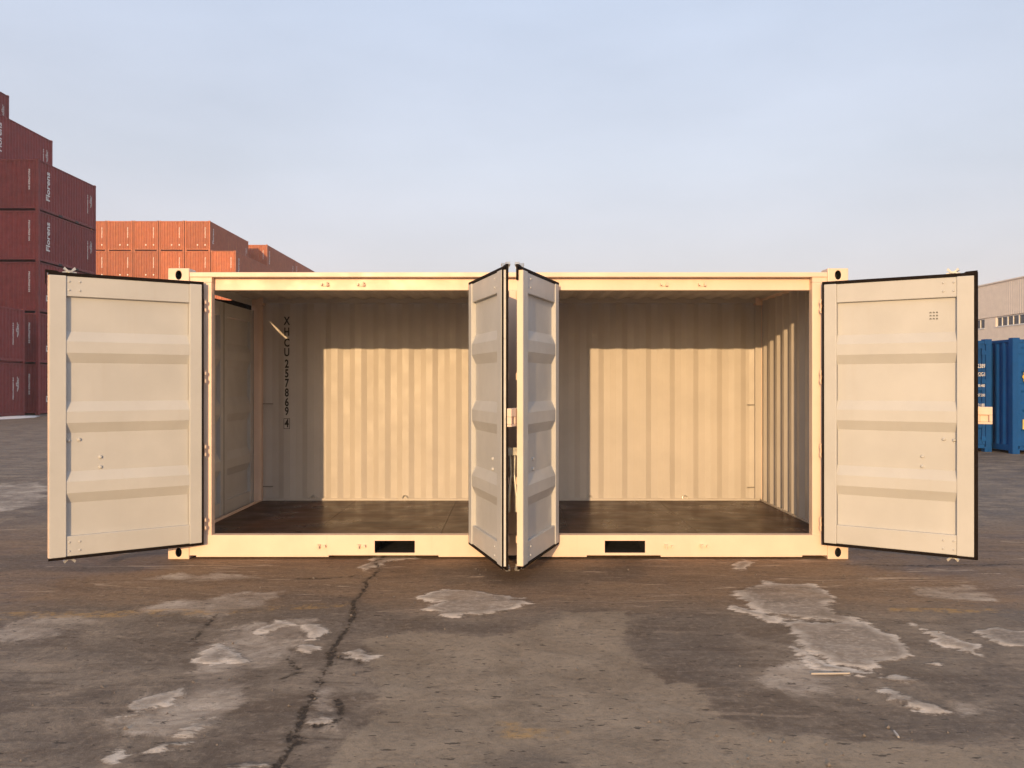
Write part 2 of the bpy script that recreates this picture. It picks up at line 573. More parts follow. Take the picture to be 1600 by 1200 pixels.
def make_ground():
    xs = axis(-4.5, 4.5, 0.022, -700, 700)
    ys = axis(-4.6, 0.3, 0.020, -120, 1200)
    X, Y = np.meshgrid(xs, ys)
    nx, ny = len(xs), len(ys)
    near = np.exp(-np.maximum(0, np.hypot(X, (Y + 2)) - 6) / 6)
    wx = X + 0.16 * fbm(X * 2.6, Y * 2.6, 3, 5) + 0.05 * fbm(X * 14, Y * 14, 5, 3)
    wy = Y + 0.30 * fbm(X * 2.6, Y * 2.6, 11, 5) + 0.07 * fbm(X * 14, Y * 14, 15, 3)
    ice = np.full(X.shape, -0.5)
    for p in ICE:
        ice = np.maximum(ice, sd_poly(wx, wy, p))
    film = np.full(X.shape, -0.5)
    for p in FILM:
        film = np.maximum(film, sd_poly(wx, wy, p))
    pale = np.full(X.shape, -2.0)
    for p in PALE:
        pale = np.maximum(pale, sd_poly(X + 0.5 * (wx - X), Y + 0.5 * (wy - Y), p))
    dark = np.full(X.shape, -2.0)
    for p in DARK:
        dark = np.maximum(dark, sd_poly(wx, wy, p))
    line = np.full(X.shape, -0.5)
    for p in LINES:
        line = np.maximum(line, sd_poly(X + 0.3 * (wx - X), Y + 0.2 * (wy - Y), p))
    cx = X + 0.05 * fbm(X * 9, Y * 9, 31, 4)
    cy = Y + 0.08 * fbm(X * 9, Y * 9, 37, 4)
    crack = np.full(X.shape, 1.0)
    for p, w in CRACKS:
        crack = np.minimum(crack, sd_line(cx, cy, p) - w * (0.35 + 1.3 * (0.5 + fbm(X * 5, Y * 5, 41, 3))))
    Z = 0.030 * fbm(X * 0.8, Y * 0.8, 51, 4) + 0.008 * fbm(X * 6, Y * 6, 57, 4)
    Z = Z * np.clip((-0.35 - Y) / 0.8, 0, 1) * near
    Z += 0.007 * np.clip(ice / 0.03, 0, 1) * near
    Z -= 0.012 * np.clip(-crack / 0.02 + 0.3, 0, 1) * near
    verts = np.stack([X.ravel(), Y.ravel(), Z.ravel()], 1)
    i = np.arange(nx * ny).reshape(ny, nx)
    q = np.stack([i[:-1, :-1], i[:-1, 1:], i[1:, 1:], i[1:, :-1]], -1).reshape(-1, 4)
    me = bpy.data.meshes.new('ground')
    me.vertices.add(len(verts))
    me.vertices.foreach_set('co', verts.astype(np.float32).ravel())
    me.loops.add(q.size)
    me.loops.foreach_set('vertex_index', q.astype(np.int32).ravel())
    me.polygons.add(len(q))
    me.polygons.foreach_set('loop_start', np.arange(0, q.size, 4, dtype=np.int32))
    me.polygons.foreach_set('use_smooth', np.ones(len(q), bool))
    me.update(calc_edges=True)
    for nm, arr in (('ice', ice), ('film', film), ('pale', pale), ('dark', dark), ('line', line), ('crack', crack)):
        at = me.attributes.new(nm, 'FLOAT', 'POINT')
        at.data.foreach_set('value', np.clip(arr, -2, 2).astype(np.float32).ravel())
    o = bpy.data.objects.new('ground', me)
    COL.objects.link(o)
    tag(o, 'worn grey brown concrete yard with cracks and pale icy patches', 'ground', kind='structure')
    # --- material
    t = NT('yard_surface')
    n_big = t.noise(0.45, 6, 0.62)
    n_mid = t.noise(2.1, 10, 0.72, dist=0.5)
    n_str = t.noise(2.2, 9, 0.74, stretch=(0.42, 1.9, 1), dist=0.6)
    n_fine = t.noise(24, 7, 0.75)
    n_tiny = t.noise(95, 4, 0.75)
    sx = t.n.new('ShaderNodeSeparateXYZ')
    t.link(t.tc.outputs['Object'], sx.inputs[0])
    c = t.mix(t.rng(n_mid, 0.34, 0.66), (0.100, 0.078, 0.062, 1), (0.255, 0.210, 0.170, 1))
    c = t.mix(t.math('MULTIPLY', t.rng(n_str, 0.46, 0.66), 0.78), c, (0.088, 0.064, 0.048, 1))
    c = t.mix(t.math('MULTIPLY', t.rng(n_big, 0.46, 0.68), 0.45), c, (0.190, 0.158, 0.130, 1))
    # brown soil stain and sunlit warmth painted into the strip along the container, beyond the old painted line
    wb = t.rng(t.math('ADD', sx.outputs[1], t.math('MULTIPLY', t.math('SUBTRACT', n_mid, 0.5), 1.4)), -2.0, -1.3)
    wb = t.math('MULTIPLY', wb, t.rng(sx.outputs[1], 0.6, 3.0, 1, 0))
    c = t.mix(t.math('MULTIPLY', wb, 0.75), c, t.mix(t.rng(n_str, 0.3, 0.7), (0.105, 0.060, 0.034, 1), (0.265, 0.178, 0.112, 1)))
    # paler concrete slab in the foreground
    pm = t.rng(t.math('ADD', t.attr('pale'), t.math('MULTIPLY', t.math('SUBTRACT', n_mid, 0.5), 0.40)), -0.02, 0.035)
    pc = t.mix(t.rng(n_mid, 0.3, 0.7), (0.195, 0.158, 0.120, 1), (0.310, 0.255, 0.198, 1))
    c = t.mix(t.math('MULTIPLY', pm, 0.80), c, pc)
    dm = t.rng(t.math('ADD', t.attr('dark'), t.math('MULTIPLY', t.math('SUBTRACT', n_mid, 0.5), 0.6)), -0.06, 0.09)
    c = t.mix(t.math('MULTIPLY', dm, 0.50), c, (0.085, 0.070, 0.062, 1))
    # dull film of dried salt
    fm = t.rng(t.math('ADD', t.attr('film'), t.math('MULTIPLY', t.math('SUBTRACT', n_mid, 0.5), 0.7)), -0.03, 0.08)
    fm = t.math('MULTIPLY', fm, t.rng(n_str, 0.34, 0.60, 0.20, 0.88))
    c = t.mix(fm, c, t.mix(t.rng(n_mid, 0.40, 0.66), (0.250, 0.208, 0.175, 1), (0.500, 0.440, 0.390, 1)))
    # faded yellow paint
    ym = t.math('MULTIPLY', t.rng(t.attr('line'), -0.02, 0.02), t.rng(t.noise(5, 7, 0.75), 0.45, 0.62))
    c = t.mix(t.math('MULTIPLY', ym, 0.60), c, (0.42, 0.255, 0.080, 1))
    # aggregate, dark pits and pale specks
    c = t.mix(t.math('MULTIPLY', t.rng(n_fine, 0.50, 0.70), 0.40), c, (0.36, 0.295, 0.24, 1))
    c = t.mix(t.math('MULTIPLY', t.rng(n_fine, 0.50, 0.32), 0.40), c, (0.055, 0.042, 0.034, 1))
    c = t.mix(t.math('MULTIPLY', t.rng(n_tiny, 0.54, 0.74), 0.28), c, (0.050, 0.040, 0.033, 1))
    c = t.mix(t.math('MULTIPLY', t.rng(n_tiny, 0.44, 0.30), 0.30), c, (0.36, 0.30, 0.25, 1))
    pit = t.rng(t.noise(17, 3, 0.6, stretch=(0.65, 1.5, 1)), 0.635, 0.665)
    c = t.mix(t.math('MULTIPLY', pit, 0.80), c, (0.036, 0.028, 0.023, 1))
    speck = t.rng(t.noise(8, 6, 0.75, stretch=(0.6, 1.5, 1)), 0.685, 0.73)
    c = t.mix(t.math('MULTIPLY', speck, 0.55), c, (0.46, 0.39, 0.33, 1))
    wsp = t.rng(t.noise(3.4, 8, 0.72, stretch=(0.33, 2.4, 1), dist=0.9), 0.575, 0.66)
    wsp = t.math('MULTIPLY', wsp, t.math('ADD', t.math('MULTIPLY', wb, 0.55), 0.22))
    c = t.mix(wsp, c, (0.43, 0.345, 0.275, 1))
    # ice / salt crust, patchy, whiter at its rim
    iv = t.math('ADD', t.attr('ice'), t.math('MULTIPLY', t.math('SUBTRACT', n_fine, 0.5), 0.05))
    iv = t.math('ADD', iv, t.math('MULTIPLY', t.math('SUBTRACT', n_str, 0.5), 0.40))
    iv = t.math('ADD', iv, t.math('MULTIPLY', t.math('SUBTRACT', n_mid, 0.5), 0.22))
    im = t.rng(iv, -0.02, 0.035)
    rim = t.math('MULTIPLY', t.rng(iv, 0.0, 0.015), t.rng(iv, 0.02, 0.09, 1, 0))
    ic = t.mix(t.rng(n_str, 0.32, 0.68), (0.165, 0.138, 0.117, 1), (0.37, 0.315, 0.27, 1))
    ic = t.mix(t.math('MULTIPLY', t.rng(n_fine, 0.45, 0.68), 0.6), ic, (0.54, 0.48, 0.43, 1))
    ic = t.mix(t.math('MULTIPLY', rim, t.rng(n_str, 0.36, 0.58)), ic, (0.74, 0.67, 0.61, 1))
    c = t.mix(t.math('MULTIPLY', im, t.rng(n_mid, 0.32, 0.60, 0.30, 0.95)), c, ic)
    # cracks with crumbled edges
    cv = t.math('ADD', t.attr('crack'), t.math('MULTIPLY', t.math('SUBTRACT', n_fine, 0.5), 0.11))
    cv = t.math('ADD', cv, t.math('MULTIPLY', t.math('SUBTRACT', n_mid, 0.5), 0.06))
    cm = t.rng(cv, -0.006, 0.012, 1, 0)
    c = t.mix(t.math('MULTIPLY', t.rng(cv, 0.0, 0.06, 1, 0), 0.35), c, (0.075, 0.058, 0.046, 1))
    c = t.mix(t.math('MULTIPLY', cm, 0.80), c, (0.030, 0.023, 0.019, 1))
    c = t.mix(1.0, c, (1.16, 1.08, 0.96, 1), 'MULTIPLY')
    rough = t.rng(n_mid, 0.3, 0.7, 0.55, 0.85)
    h = t.math('ADD', t.math('MULTIPLY', n_fine, 0.7), t.math('MULTIPLY', n_tiny, 0.22))
    h = t.math('ADD', h, t.math('MULTIPLY', n_mid, 1.2))
    nb = t.bump(h, 0.60, 0.030)
    nb = t.bump(im, 0.5, 0.008, nb)
    nb = t.bump(t.math('MULTIPLY', cm, -1.0), 0.6, 0.015, nb)
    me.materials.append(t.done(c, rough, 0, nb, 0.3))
    return o


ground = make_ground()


# ------------------------------------------------------------------ the cream side-opening container
box = empty('shipping_container')
tag(box, 'cream side-opening shipping container with all four side doors swung open', 'shipping container')

XL, XR = -3.029, 3.029           # outer ends
OL, OR = -2.645, 2.712           # openings' outer jambs
CL, CR = -0.355, 0.452           # middle panel
H = 2.591
DEPTH = 2.438
ZS, ZH = 0.215, 2.403            # sill top, header bottom

for x0, x1 in ((XL, XL + 0.19), (XR - 0.185, XR)):
    for y0, y1 in ((-0.004, 0.162), (DEPTH - 0.162, DEPTH)):
        for z0, z1 in ((0.0, 0.122), (H - 0.122, H)):
            mb = MB()
            if y0 > 1:
                mb.box(x0, x1, y0, y1, z0, z1).build('corner_casting', 'cream', box, 0.007)
                continue
            casting(mb, x0, x1, y0, y1, z0, z1)
            co = mb.build('corner_casting', 'cream', box, 0.007)
            co.data.materials.append(M['under'])  # inside of the hole blackened: its shade is put into the colour
            for k in mb.dark:
                co.data.polygons[k].material_index = 1

# corner posts
MB().box(XL + 0.01, OL, 0.012, 0.10, 0.1225, H - 0.1225).box(XL + 0.01, XL + 0.13, 0.101, 0.20, 0.1225, H - 0.1225).build('corner_post', 'cream', box, 0.006)
MB().box(OR, XR - 0.01, 0.012, 0.10, 0.1225, H - 0.1225).box(XR - 0.11, XR - 0.01, 0.101, 0.20, 0.1225, H - 0.1225).build('corner_post', 'cream', box, 0.006)
MB().box(XL + 0.01, XL + 0.17, DEPTH - 0.16, DEPTH - 0.01, 0.1225, H - 0.1225).build('corner_post', 'cream', box, 0.006)
MB().box(XR - 0.11, XR - 0.01, DEPTH - 0.13, DEPTH - 0.01, 0.1225, H - 0.1225).build('corner_post', 'cream', box, 0.006)

# top rail with proud lip, and header below it
MB().box(XL + 0.191, XR - 0.186, 0.0, 0.10, 2.513, 2.556).build('top_rail', 'cream', box, 0.005)
MB().box(OL + 0.001, OR - 0.001, 0.075, 0.12, ZH, 2.512).build('header', 'cream', box, 0.004)
for a, b in ((XL + 0.191, OL), (OR, XR - 0.186)):
    MB().box(a, b, 0.012, 0.12, H - 0.1220, 2.5128).build('header_end', 'cream', box)
MB().box(XL + 0.191, XR - 0.186, 2.398, DEPTH - 0.01, 2.47, 2.556).build('top_rail', 'cream', box, 0.005)


# bottom side rail with two forklift pockets
def plate_holes(mb, xs, zs, holes, y0, y1):
    def hole(i, k): return (i, k) in holes
    for i in range(len(xs) - 1):
        for k in range(len(zs) - 1):
            if hole(i, k):
                continue
            x0, x1, z0, z1 = xs[i], xs[i + 1], zs[k], zs[k + 1]
            mb.add([(x0, y0, z0), (x1, y0, z0), (x1, y0, z1), (x0, y0, z1)], [(0, 1, 2, 3)])
            mb.add([(x0, y1, z0), (x1, y1, z0), (x1, y1, z1), (x0, y1, z1)], [(3, 2, 1, 0)])
            for di, dk, e in ((-1, 0, ((x0, z0), (x0, z1))), (1, 0, ((x1, z0), (x1, z1))), (0, -1, ((x0, z0), (x1, z0))), (0, 1, ((x0, z1), (x1, z1)))):
                a, b = i + di, k + dk
                if a < 0 or b < 0 or a >= len(xs) - 1 or b >= len(zs) - 1 or hole(a, b):
                    (ax, az), (bx, bz) = e
                    mb.add([(ax, y0, az), (bx, y0, bz), (bx, y1, bz), (ax, y1, az)], [(0, 1, 2, 3)])


mb = MB()
PX = (-1.19, -0.832, 0.86, 1.22)
plate_holes(mb, (XL + 0.191, PX[0], PX[1], PX[2], PX[3], XR - 0.186), (0.034, 0.056, 0.164, ZS), {(1, 1), (3, 1)}, 0.002, 0.012)
rail = mb.build('bottom_side_rail', 'cream', box)
MB().box(OL, OR, 0.0122, 0.10, ZS - 0.012, ZS - 0.001).build('sill_ledge', 'cream', box)
for a, b in ((PX[0], PX[1]), (PX[2], PX[3])):
    m = MB()
    t_ = 0.006
    m.box(a - t_, a - 0.0005, 0.0123, 2.40, 0.05, 0.17).box(b + 0.0005, b + t_, 0.0123, 2.40, 0.05, 0.17)
    m.box(a, b, 0.0123, 2.40, 0.1645, 0.17).box(a, b, 0.0123, 2.40, 0.05, 0.0555)
    m.build('fork_pocket', 'under', box)
for a, b in ((XL + 0.25, -1.6), (-0.62, -0.2), (0.28, 0.7), (1.36, 2.62)):
    MB().box(a, b, 0.004, 0.10, 0.020, 0.0335).build('rail_flange', 'cream', box)
MB().box(XL + 0.191, XR - 0.186, 2.398, DEPTH - 0.01, 0.034, 0.30).build('bottom_side_rail', 'cream', box)
for k in range(14):
    x = -2.7 + k * 0.415
    if any(a - 0.06 < x < b + 0.01 for a, b in ((PX[0], PX[1]), (PX[2], PX[3]))):
        continue
    MB().box(x, x + 0.05, 0.10, 2.38, 0.06, 0.176).build('cross_member', 'under', box)

# middle panel between the two openings
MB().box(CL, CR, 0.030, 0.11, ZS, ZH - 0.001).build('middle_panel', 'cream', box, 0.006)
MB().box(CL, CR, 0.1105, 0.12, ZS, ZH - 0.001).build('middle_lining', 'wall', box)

# plywood floor sheets
fx = [-2.93, -1.78, -0.61, 0.56, 1.73, 2.93]
for a, b in zip(fx[:-1], fx[1:]):
    MB().box(a + 0.0012, b - 0.0012, 0.1005, 2.392, 0.177, 0.205).build('floor_sheet', 'ply', box, 0.002)

# corrugated back wall (near flats towards the room), phase set so the number sits on a near flat
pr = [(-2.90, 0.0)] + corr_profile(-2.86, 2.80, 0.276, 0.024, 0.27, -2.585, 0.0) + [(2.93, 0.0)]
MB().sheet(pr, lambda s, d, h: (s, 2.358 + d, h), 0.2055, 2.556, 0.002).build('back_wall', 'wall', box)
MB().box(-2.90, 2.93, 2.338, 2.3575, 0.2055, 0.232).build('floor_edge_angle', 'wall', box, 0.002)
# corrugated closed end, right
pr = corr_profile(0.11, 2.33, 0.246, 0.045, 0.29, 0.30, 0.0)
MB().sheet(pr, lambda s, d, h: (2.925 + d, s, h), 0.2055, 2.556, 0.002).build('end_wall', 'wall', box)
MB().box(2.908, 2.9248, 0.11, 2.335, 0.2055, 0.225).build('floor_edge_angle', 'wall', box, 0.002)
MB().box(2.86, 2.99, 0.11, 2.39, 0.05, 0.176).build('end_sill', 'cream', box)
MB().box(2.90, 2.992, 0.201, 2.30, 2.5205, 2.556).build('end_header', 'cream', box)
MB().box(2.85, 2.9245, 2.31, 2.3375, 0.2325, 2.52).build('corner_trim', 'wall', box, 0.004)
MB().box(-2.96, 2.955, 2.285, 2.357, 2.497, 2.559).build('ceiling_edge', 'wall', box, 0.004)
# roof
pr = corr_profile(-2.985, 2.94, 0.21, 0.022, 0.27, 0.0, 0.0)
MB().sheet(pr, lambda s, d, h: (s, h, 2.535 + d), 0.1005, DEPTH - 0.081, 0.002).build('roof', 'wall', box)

# cargo-door end, left: sill, header, posts and two shut doors with a sagging seal over them
MB().box(-3.0, -2.905, 0.201, 2.27, 0.05, 0.19).build('end_sill', 'cream', box, 0.004)
MB().box(-2.9045, -2.86, 0.11, 2.357, 0.2052, 0.222).build('threshold', 'cream', box, 0.004)
MB().box(-2.978, -2.966, 0.163, 2.276, 2.462, 2.556).build('end_header', 'inner', box, 0.004)
MB().box(-2.9045, -2.87, 2.27, 2.3575, 0.223, 2.52).build('corner_trim', 'cream', box, 0.004)


def rib_profile(z0, z1, ribs, depth, half=0.045, slope=0.085):
    """panel profile (z, d): d = depth on the panel, 0 on rib crests"""
    p = [(z0, depth)]
    for c in sorted(ribs):
        p += [(c - half - slope, depth), (c - half, 0.004), (c + half, 0.004), (c + half + slope, depth)]
    return p + [(z1, depth)]


def end_door(y0, y1):
    zb, zt = 0.20, 2.405
    x = -2.945
    d = MB().box(x - 0.045, x, y0, y0 + 0.1, zb, zt).box(x - 0.045, x, y1 - 0.1, y1, zb, zt)
    d.box(x - 0.04, x - 0.006, y0 + 0.1, y1 - 0.1, zt - 0.14, zt).box(x - 0.04, x - 0.006, y0 + 0.1, y1 - 0.1, zb, zb + 0.14)
    o = d.build('end_door', 'inner', box, 0.004)
    prof = rib_profile(zb + 0.141, zt - 0.141, (1.86, 1.29, 0.72), 0.038)
    MB().sheet(prof, lambda s, dd, h: (x - dd, h, s), y0 + 0.101, y1 - 0.101, -0.002).build('panel', 'inner', o)
    g = MB().box(x - 0.03, x + 0.002, y0 - 0.0062, y0 - 0.001, zb - 0.012, zt).box(x - 0.03, x + 0.002, y1 + 0.001, y1 + 0.0062, zb - 0.012, zt)
    g.box(x - 0.03, x + 0.008, y0, y1, zb - 0.013, zb - 0.001)
    g.build('gasket', 'dull_steel', o)
    return o


end_door(0.226, 1.236)
end_door(1.250, 2.256)
# drooping top seal: leaves the sliver through which low sun reaches the back wall
m = MB()
N = 28
ya, yb = 0.21, 2.262
top = []
for i in range(N + 1):
    y = ya + (yb - ya) * i / N
    u = (y - 0.25) / 1.35
    sag = 0.037 * math.sin(math.pi * u) ** 0.8 if 0 < u < 1 else 0
    top.append((y, 2.461 - sag - (0 if 0 < u < 1 else -0.0005)))
poly = [(ya, 2.4055)] + [(yb, 2.4055)] + top[::-1]
m.prism(poly, lambda a, b, h: (h, a, b), -2.977, -2.967)
m.build('top_seal', 'rubber', box)
for y in (0.9, 1.6):
    MB().cyl((-3.02, y, 0.2), (-3.02, y, 2.44), 0.016).build('end_lock_rod', 'zinc', box, smooth=False)

# lashing rings along the foot and top of the back wall, joint marks on the corner trims
ring = MB()
for i in range(10):
    a0, a1 = math.pi * i / 10, math.pi * (i + 1) / 10
    ring.cyl((0.03 * math.cos(a0), -0.012, 0.034 * math.sin(a0)), (0.03 * math.cos(a1), -0.012, 0.034 * math.sin(a1)), 0.005, 6)
ring_me = ring.mesh('lashing_ring', 'zinc')
for x in (-2.27, -1.21, 0.93, 2.04):
    link_copy('lashing_ring', ring_me, box, (x, 2.338, 0.232))
bar = MB().box(-0.06, 0.06, -0.012, 0.0, -0.005, 0.005).mesh('lashing_bar', 'dull_steel')
for x, y, z in ((2.83, 2.352, 1.32), (2.83, 2.352, 0.36), (-2.80, 2.352, 1.33), (-2.80, 2.352, 0.37)):
    link_copy('lashing_bar', bar, box, (x, y, z))

# number painted down the back wall
letters = (('X', 2.289), ('H', 2.163), ('C', 2.036), ('U', 1.925), ('2', 1.791), ('5', 1.679), ('7', 1.567), ('8', 1.456), ('6', 1.344), ('9', 1.240), ('4', 1.099))
for ch, z in letters:
    me = text_mesh(ch, 0.132, 'black', 0.0012, 0.70, 'number_letter', 0.0035)
    link_copy('number_letter', me, box, (-2.585, 2.3555, z), (math.pi / 2, 0, 0))
zc = letters[-1][1]
fr = MB()
fr.box(-0.036, 0.036, -0.001, 0.001, 0.056, 0.061).box(-0.036, 0.036, -0.001, 0.001, -0.061, -0.056)
fr.box(-0.036, -0.031, -0.001, 0.001, -0.056, 0.056).box(0.031, 0.036, -0.001, 0.001, -0.056, 0.056)
fr.build('number_frame', 'black', box, loc=(-2.585, 2.3555, zc))

# cam keepers on header and bottom rail
kp = MB().box(-0.036, 0.036, -0.006, 0.0, -0.014, 0.014)
kp.box(-0.036, -0.020, -0.034, -0.0062, -0.006, 0.012).box(0.012, 0.036, -0.026, -0.0062, -0.012, 0.004)
kp.cyl((0.024, -0.03, -0.012), (0.024, -0.03, 0.024), 0.007, 8)
kp_me = kp.mesh('cam_keeper', 'cream')
for x in (-1.647, -1.322, 1.40, 1.743):
    link_copy('cam_keeper', kp_me, box, (x, 0.0745, 2.452), (0, 0, 0))
for x in (-1.66, -1.305, 1.43, 1.743):
    link_copy('cam_keeper', kp_me, box, (x, 0.0015, 0.122), (0, math.pi, 0))

# ------------------------------------------------------------------ side doors
ZB, ZT = 0.160, 2.437
RIBS = (0.72, 1.29, 1.86)
RIVET = MB().cyl((0, 0, 0), (0, -0.0075, 0), 0.013, 12, 0.011).cyl((0, -0.0075, 0), (0, -0.0115, 0), 0.011, 12, 0.006).mesh('rivet', 'inner')


def side_door(hx, hy, ang, W, mirror, label, free_gasket=True, sticker=False, lockbox=True):
    """hinge edge of the inner face at (hx, hy); door runs from the hinge along angle ang (degrees); inner face towards local -y"""
    T = 0.052
    a = R(ang)
    rz = a + math.pi if mirror else a
    d = MB(mirror)
    hs, fs, tr = 0.105, 0.125, 0.165
    d.box(0, hs, 0, T, ZB, ZT).box(W - fs, W, 0, T, ZB, ZT)
    d.box(hs + 0.0003, W - fs - 0.0003, 0.010, T - 0.004, ZT - tr, ZT - 0.002).box(hs + 0.0003, W - fs - 0.0003, 0.010, T - 0.004, ZB + 0.002, ZB + tr)
    o = d.build('door', 'inner', box, 0.005)
    o.location = (hx, hy, 0)
    o.rotation_euler = (0, 0, rz)
    tag(o, label)
    prof = rib_profile(ZB + tr + 0.0003, ZT - tr - 0.0003, RIBS, 0.040, 0.046, 0.082)
    MB(mirror).sheet(prof, lambda s, dd, h: (h, dd, s), hs + 0.004, W - fs - 0.004, 0.002).build('panel', 'inner', o)
    # slanting rib ends: closing cheeks on both stiles
    for c in RIBS:
        for x0, x1 in ((hs - 0.0, hs + 0.02), (W - fs - 0.02, W - fs)):
            ck = MB(mirror)
            xa, xb = (x0, x1) if x0 < W / 2 else (x1, x0)
            ck.add([(xa, 0.006, c - 0.050), (xa, 0.006, c + 0.050), (xa, 0.042, c + 0.13), (xa, 0.042, c - 0.13), (xb, 0.006, c - 0.047), (xb, 0.006, c + 0.047), (xb, 0.041, c + 0.128), (xb, 0.041, c - 0.128)],
                   [(0, 1, 5, 4), (1, 2, 6, 5), (3, 0, 4, 7), (0, 3, 2, 1), (4, 5, 6, 7), (2, 3, 7, 6)])
            ck.build('rib_end', 'inner', o)
    # rubber gasket: two lips round the edge
    e = 0.017
    g = MB(mirror)
    for y0, y1, ex in ((0.004, 0.014, e), (0.036, 0.050, e + 0.008)):
        g.box(-ex, W + (ex if free_gasket else 0), y0, y1, ZT + 0.0005, ZT + ex + 0.004)
        g.box(-ex, W + (ex if free_gasket else 0), y0, y1, ZB - ex - 0.002, ZB - 0.0005)
        g.box(-ex, -0.0005, y0, y1, ZB, ZT)
        if free_gasket:
            g.box(W + 0.0005, W + ex, y0, y1, ZB, ZT)
    g.box(0, W, 0.0142, 0.0358, ZT + 0.0005, ZT + 0.008).box(0, W, 0.0142, 0.0358, ZB - 0.008, ZB - 0.0005)
    # upturned corner of the seal
    g.prism([(W - 0.09, ZT + e + 0.004), (W - 0.06, ZT + e + 0.022), (W + 0.022, ZT + e + 0.026), (W + 0.022, ZT - 0.08), (W + 0.0165, ZT - 0.06), (W + 0.0165, ZT + e + 0.0045)],
            lambda p, q, h: (p, h, q), 0.034, 0.052)
    g.build('gasket', 'rubber', o)
    if free_gasket:
        s = MB(mirror).box(W + 0.0005, W + 0.007, 0.0145, 0.0355, ZB + 0.002, ZT - 0.002)
        for k in range(15):
            z = ZB + 0.06 + k * 0.154
            s.cyl((W + 0.006, 0.025, z), (W + 0.014, 0.025, z), 0.007, 8)
        s.build('retainer_strip', 'frame_white', o)
    else:
        MB(mirror).box(W + 0.0003, W + 0.004, 0.002, T - 0.002, ZB + 0.002, ZT - 0.002).build('edge_plate', 'cream', o)
    # lock rod with cams, brackets and handle on the outer face
    ru, ro = W - 0.16, T + 0.030
    rod = MB(mirror).cyl((ru, ro, ZB - 0.02), (ru, ro, ZT + 0.035), 0.0165, 12)
    rod.build('lock_rod', 'zinc', o)
    for zz, sgn in ((ZT + 0.036, 1), (ZB - 0.021, -1)):
        cm = MB(mirror)
        cm.box(ru - 0.022, ru + 0.022, ro - 0.022, ro + 0.022, min(zz, zz + sgn * 0.014), max(zz, zz + sgn * 0.014))
        for sx in (-1, 1):
            p = [(ru + sx * 0.004, zz + sgn * 0.010), (ru + sx * 0.016, zz + sgn * 0.006), (ru + sx * 0.046, zz + sgn * 0.024), (ru + sx * 0.036, zz + sgn * 0.044)]
            cm.prism(p, lambda a_, b_, h: (a_, h, b_), ro - 0.026 + (0.016 if sx > 0 else 0), ro + 0.010 + (0.016 if sx > 0 else 0))
            p = [(ru + sx * 0.012, zz - sgn * 0.002), (ru + sx * 0.052, zz - sgn * 0.012), (ru + sx * 0.052, zz + sgn * 0.004), (ru + sx * 0.012, zz + sgn * 0.010)]
            cm.prism(p, lambda a_, b_, h: (a_, h, b_), ro - 0.012, ro + 0.014)
        cm.build('cam', 'zinc', o)
    for z in (0.34, 0.80, 1.62, 2.26):
        MB(mirror).box(ru - 0.035, ru + 0.035, T - 0.002, ro + 0.02, z - 0.03, z + 0.03).build('rod_bracket', 'cream', o, 0.006)
    hd = MB(mirror)
    hd.tube([(ru, ro + 0.02, 1.03), (ru - 0.02, ro + 0.045, 1.0), (ru - 0.02, ro + 0.05, 0.84), (ru - 0.015, ro + 0.03, 0.68), (ru - 0.015, ro + 0.03, 0.55)], 0.012, 8)
    hd.box(ru - 0.03, ru + 0.03, ro - 0.01, ro + 0.05, 1.0, 1.06)
    hd.build('handle', 'zinc', o)
    if lockbox:
        zc_, u0 = 1.305, W - 0.10
        lb = MB(mirror)
        y0, y1 = T + 0.004, T + 0.04
        x0, x1 = u0, W + 0.125
        lb.box(x0, x1, y0, y1, zc_ + 0.005, zc_ + 0.07).box(x0, x1, y0, y1, zc_ - 0.07, zc_ - 0.052)
        lb.box(x0, W + 0.035, y0, y1, zc_ - 0.0515, zc_ + 0.0045).box(W + 0.102, x1, y0, y1, zc_ - 0.0515, zc_ + 0.0045)
        lb.box(W + 0.0355, W + 0.1015, y0 + 0.022, y1, zc_ - 0.0515, zc_ + 0.0045)
        lb.build('lock_box', 'cream', o, 0.004)
    # hinges
    for z in (0.32, 0.97, 1.62, 2.25):
        hg = MB(mirror).cyl((-0.034, 0.03, z - 0.062), (-0.034, 0.03, z + 0.062), 0.007, 10)
        hg.box(-0.034, 0.09, T + 0.0005, T + 0.010, z - 0.045, z + 0.045).box(-0.041, -0.027, 0.012, 0.062, z - 0.048, z - 0.020).box(-0.041, -0.027, 0.012, 0.062, z + 0.020, z + 0.048)
        hg.build('hinge', 'cream', o)
    # rivets
    sg = -1 if mirror else 1
    for u, z in ((W - 0.225, 1.105), (W - fs - 0.022, 1.10), (W - 0.385, 0.955), (W - 0.385, 0.872)):
        link_copy('rivet', RIVET, o, (sg * u, 0.0405, z)).scale = (1.2, 1.3, 1.2)
    for u in (W - 0.225, W - fs - 0.022):
        for z in (ZT - 0.045, ZT - 0.115, ZB + 0.045, ZB + 0.115):
            link_copy('rivet', RIVET, o, (sg * u, 0.0105, z), ).scale = (0.7, 0.7, 0.7)
    if sticker:
        st = MB(mirror)
        for i in range(3):
            for j in range(3):
                x, z = W - 0.33 + i * 0.024, 2.155 - j * 0.026
                st.box(x, x + 0.013, 0.0385, 0.0395, z, z + 0.004).box(x, x + 0.004, 0.0385, 0.0395, z - 0.009, z).box(x + 0.009, x + 0.013, 0.0385, 0.0395, z - 0.009, z)
        st.build('stencil_marks', 'black', o)
    return o


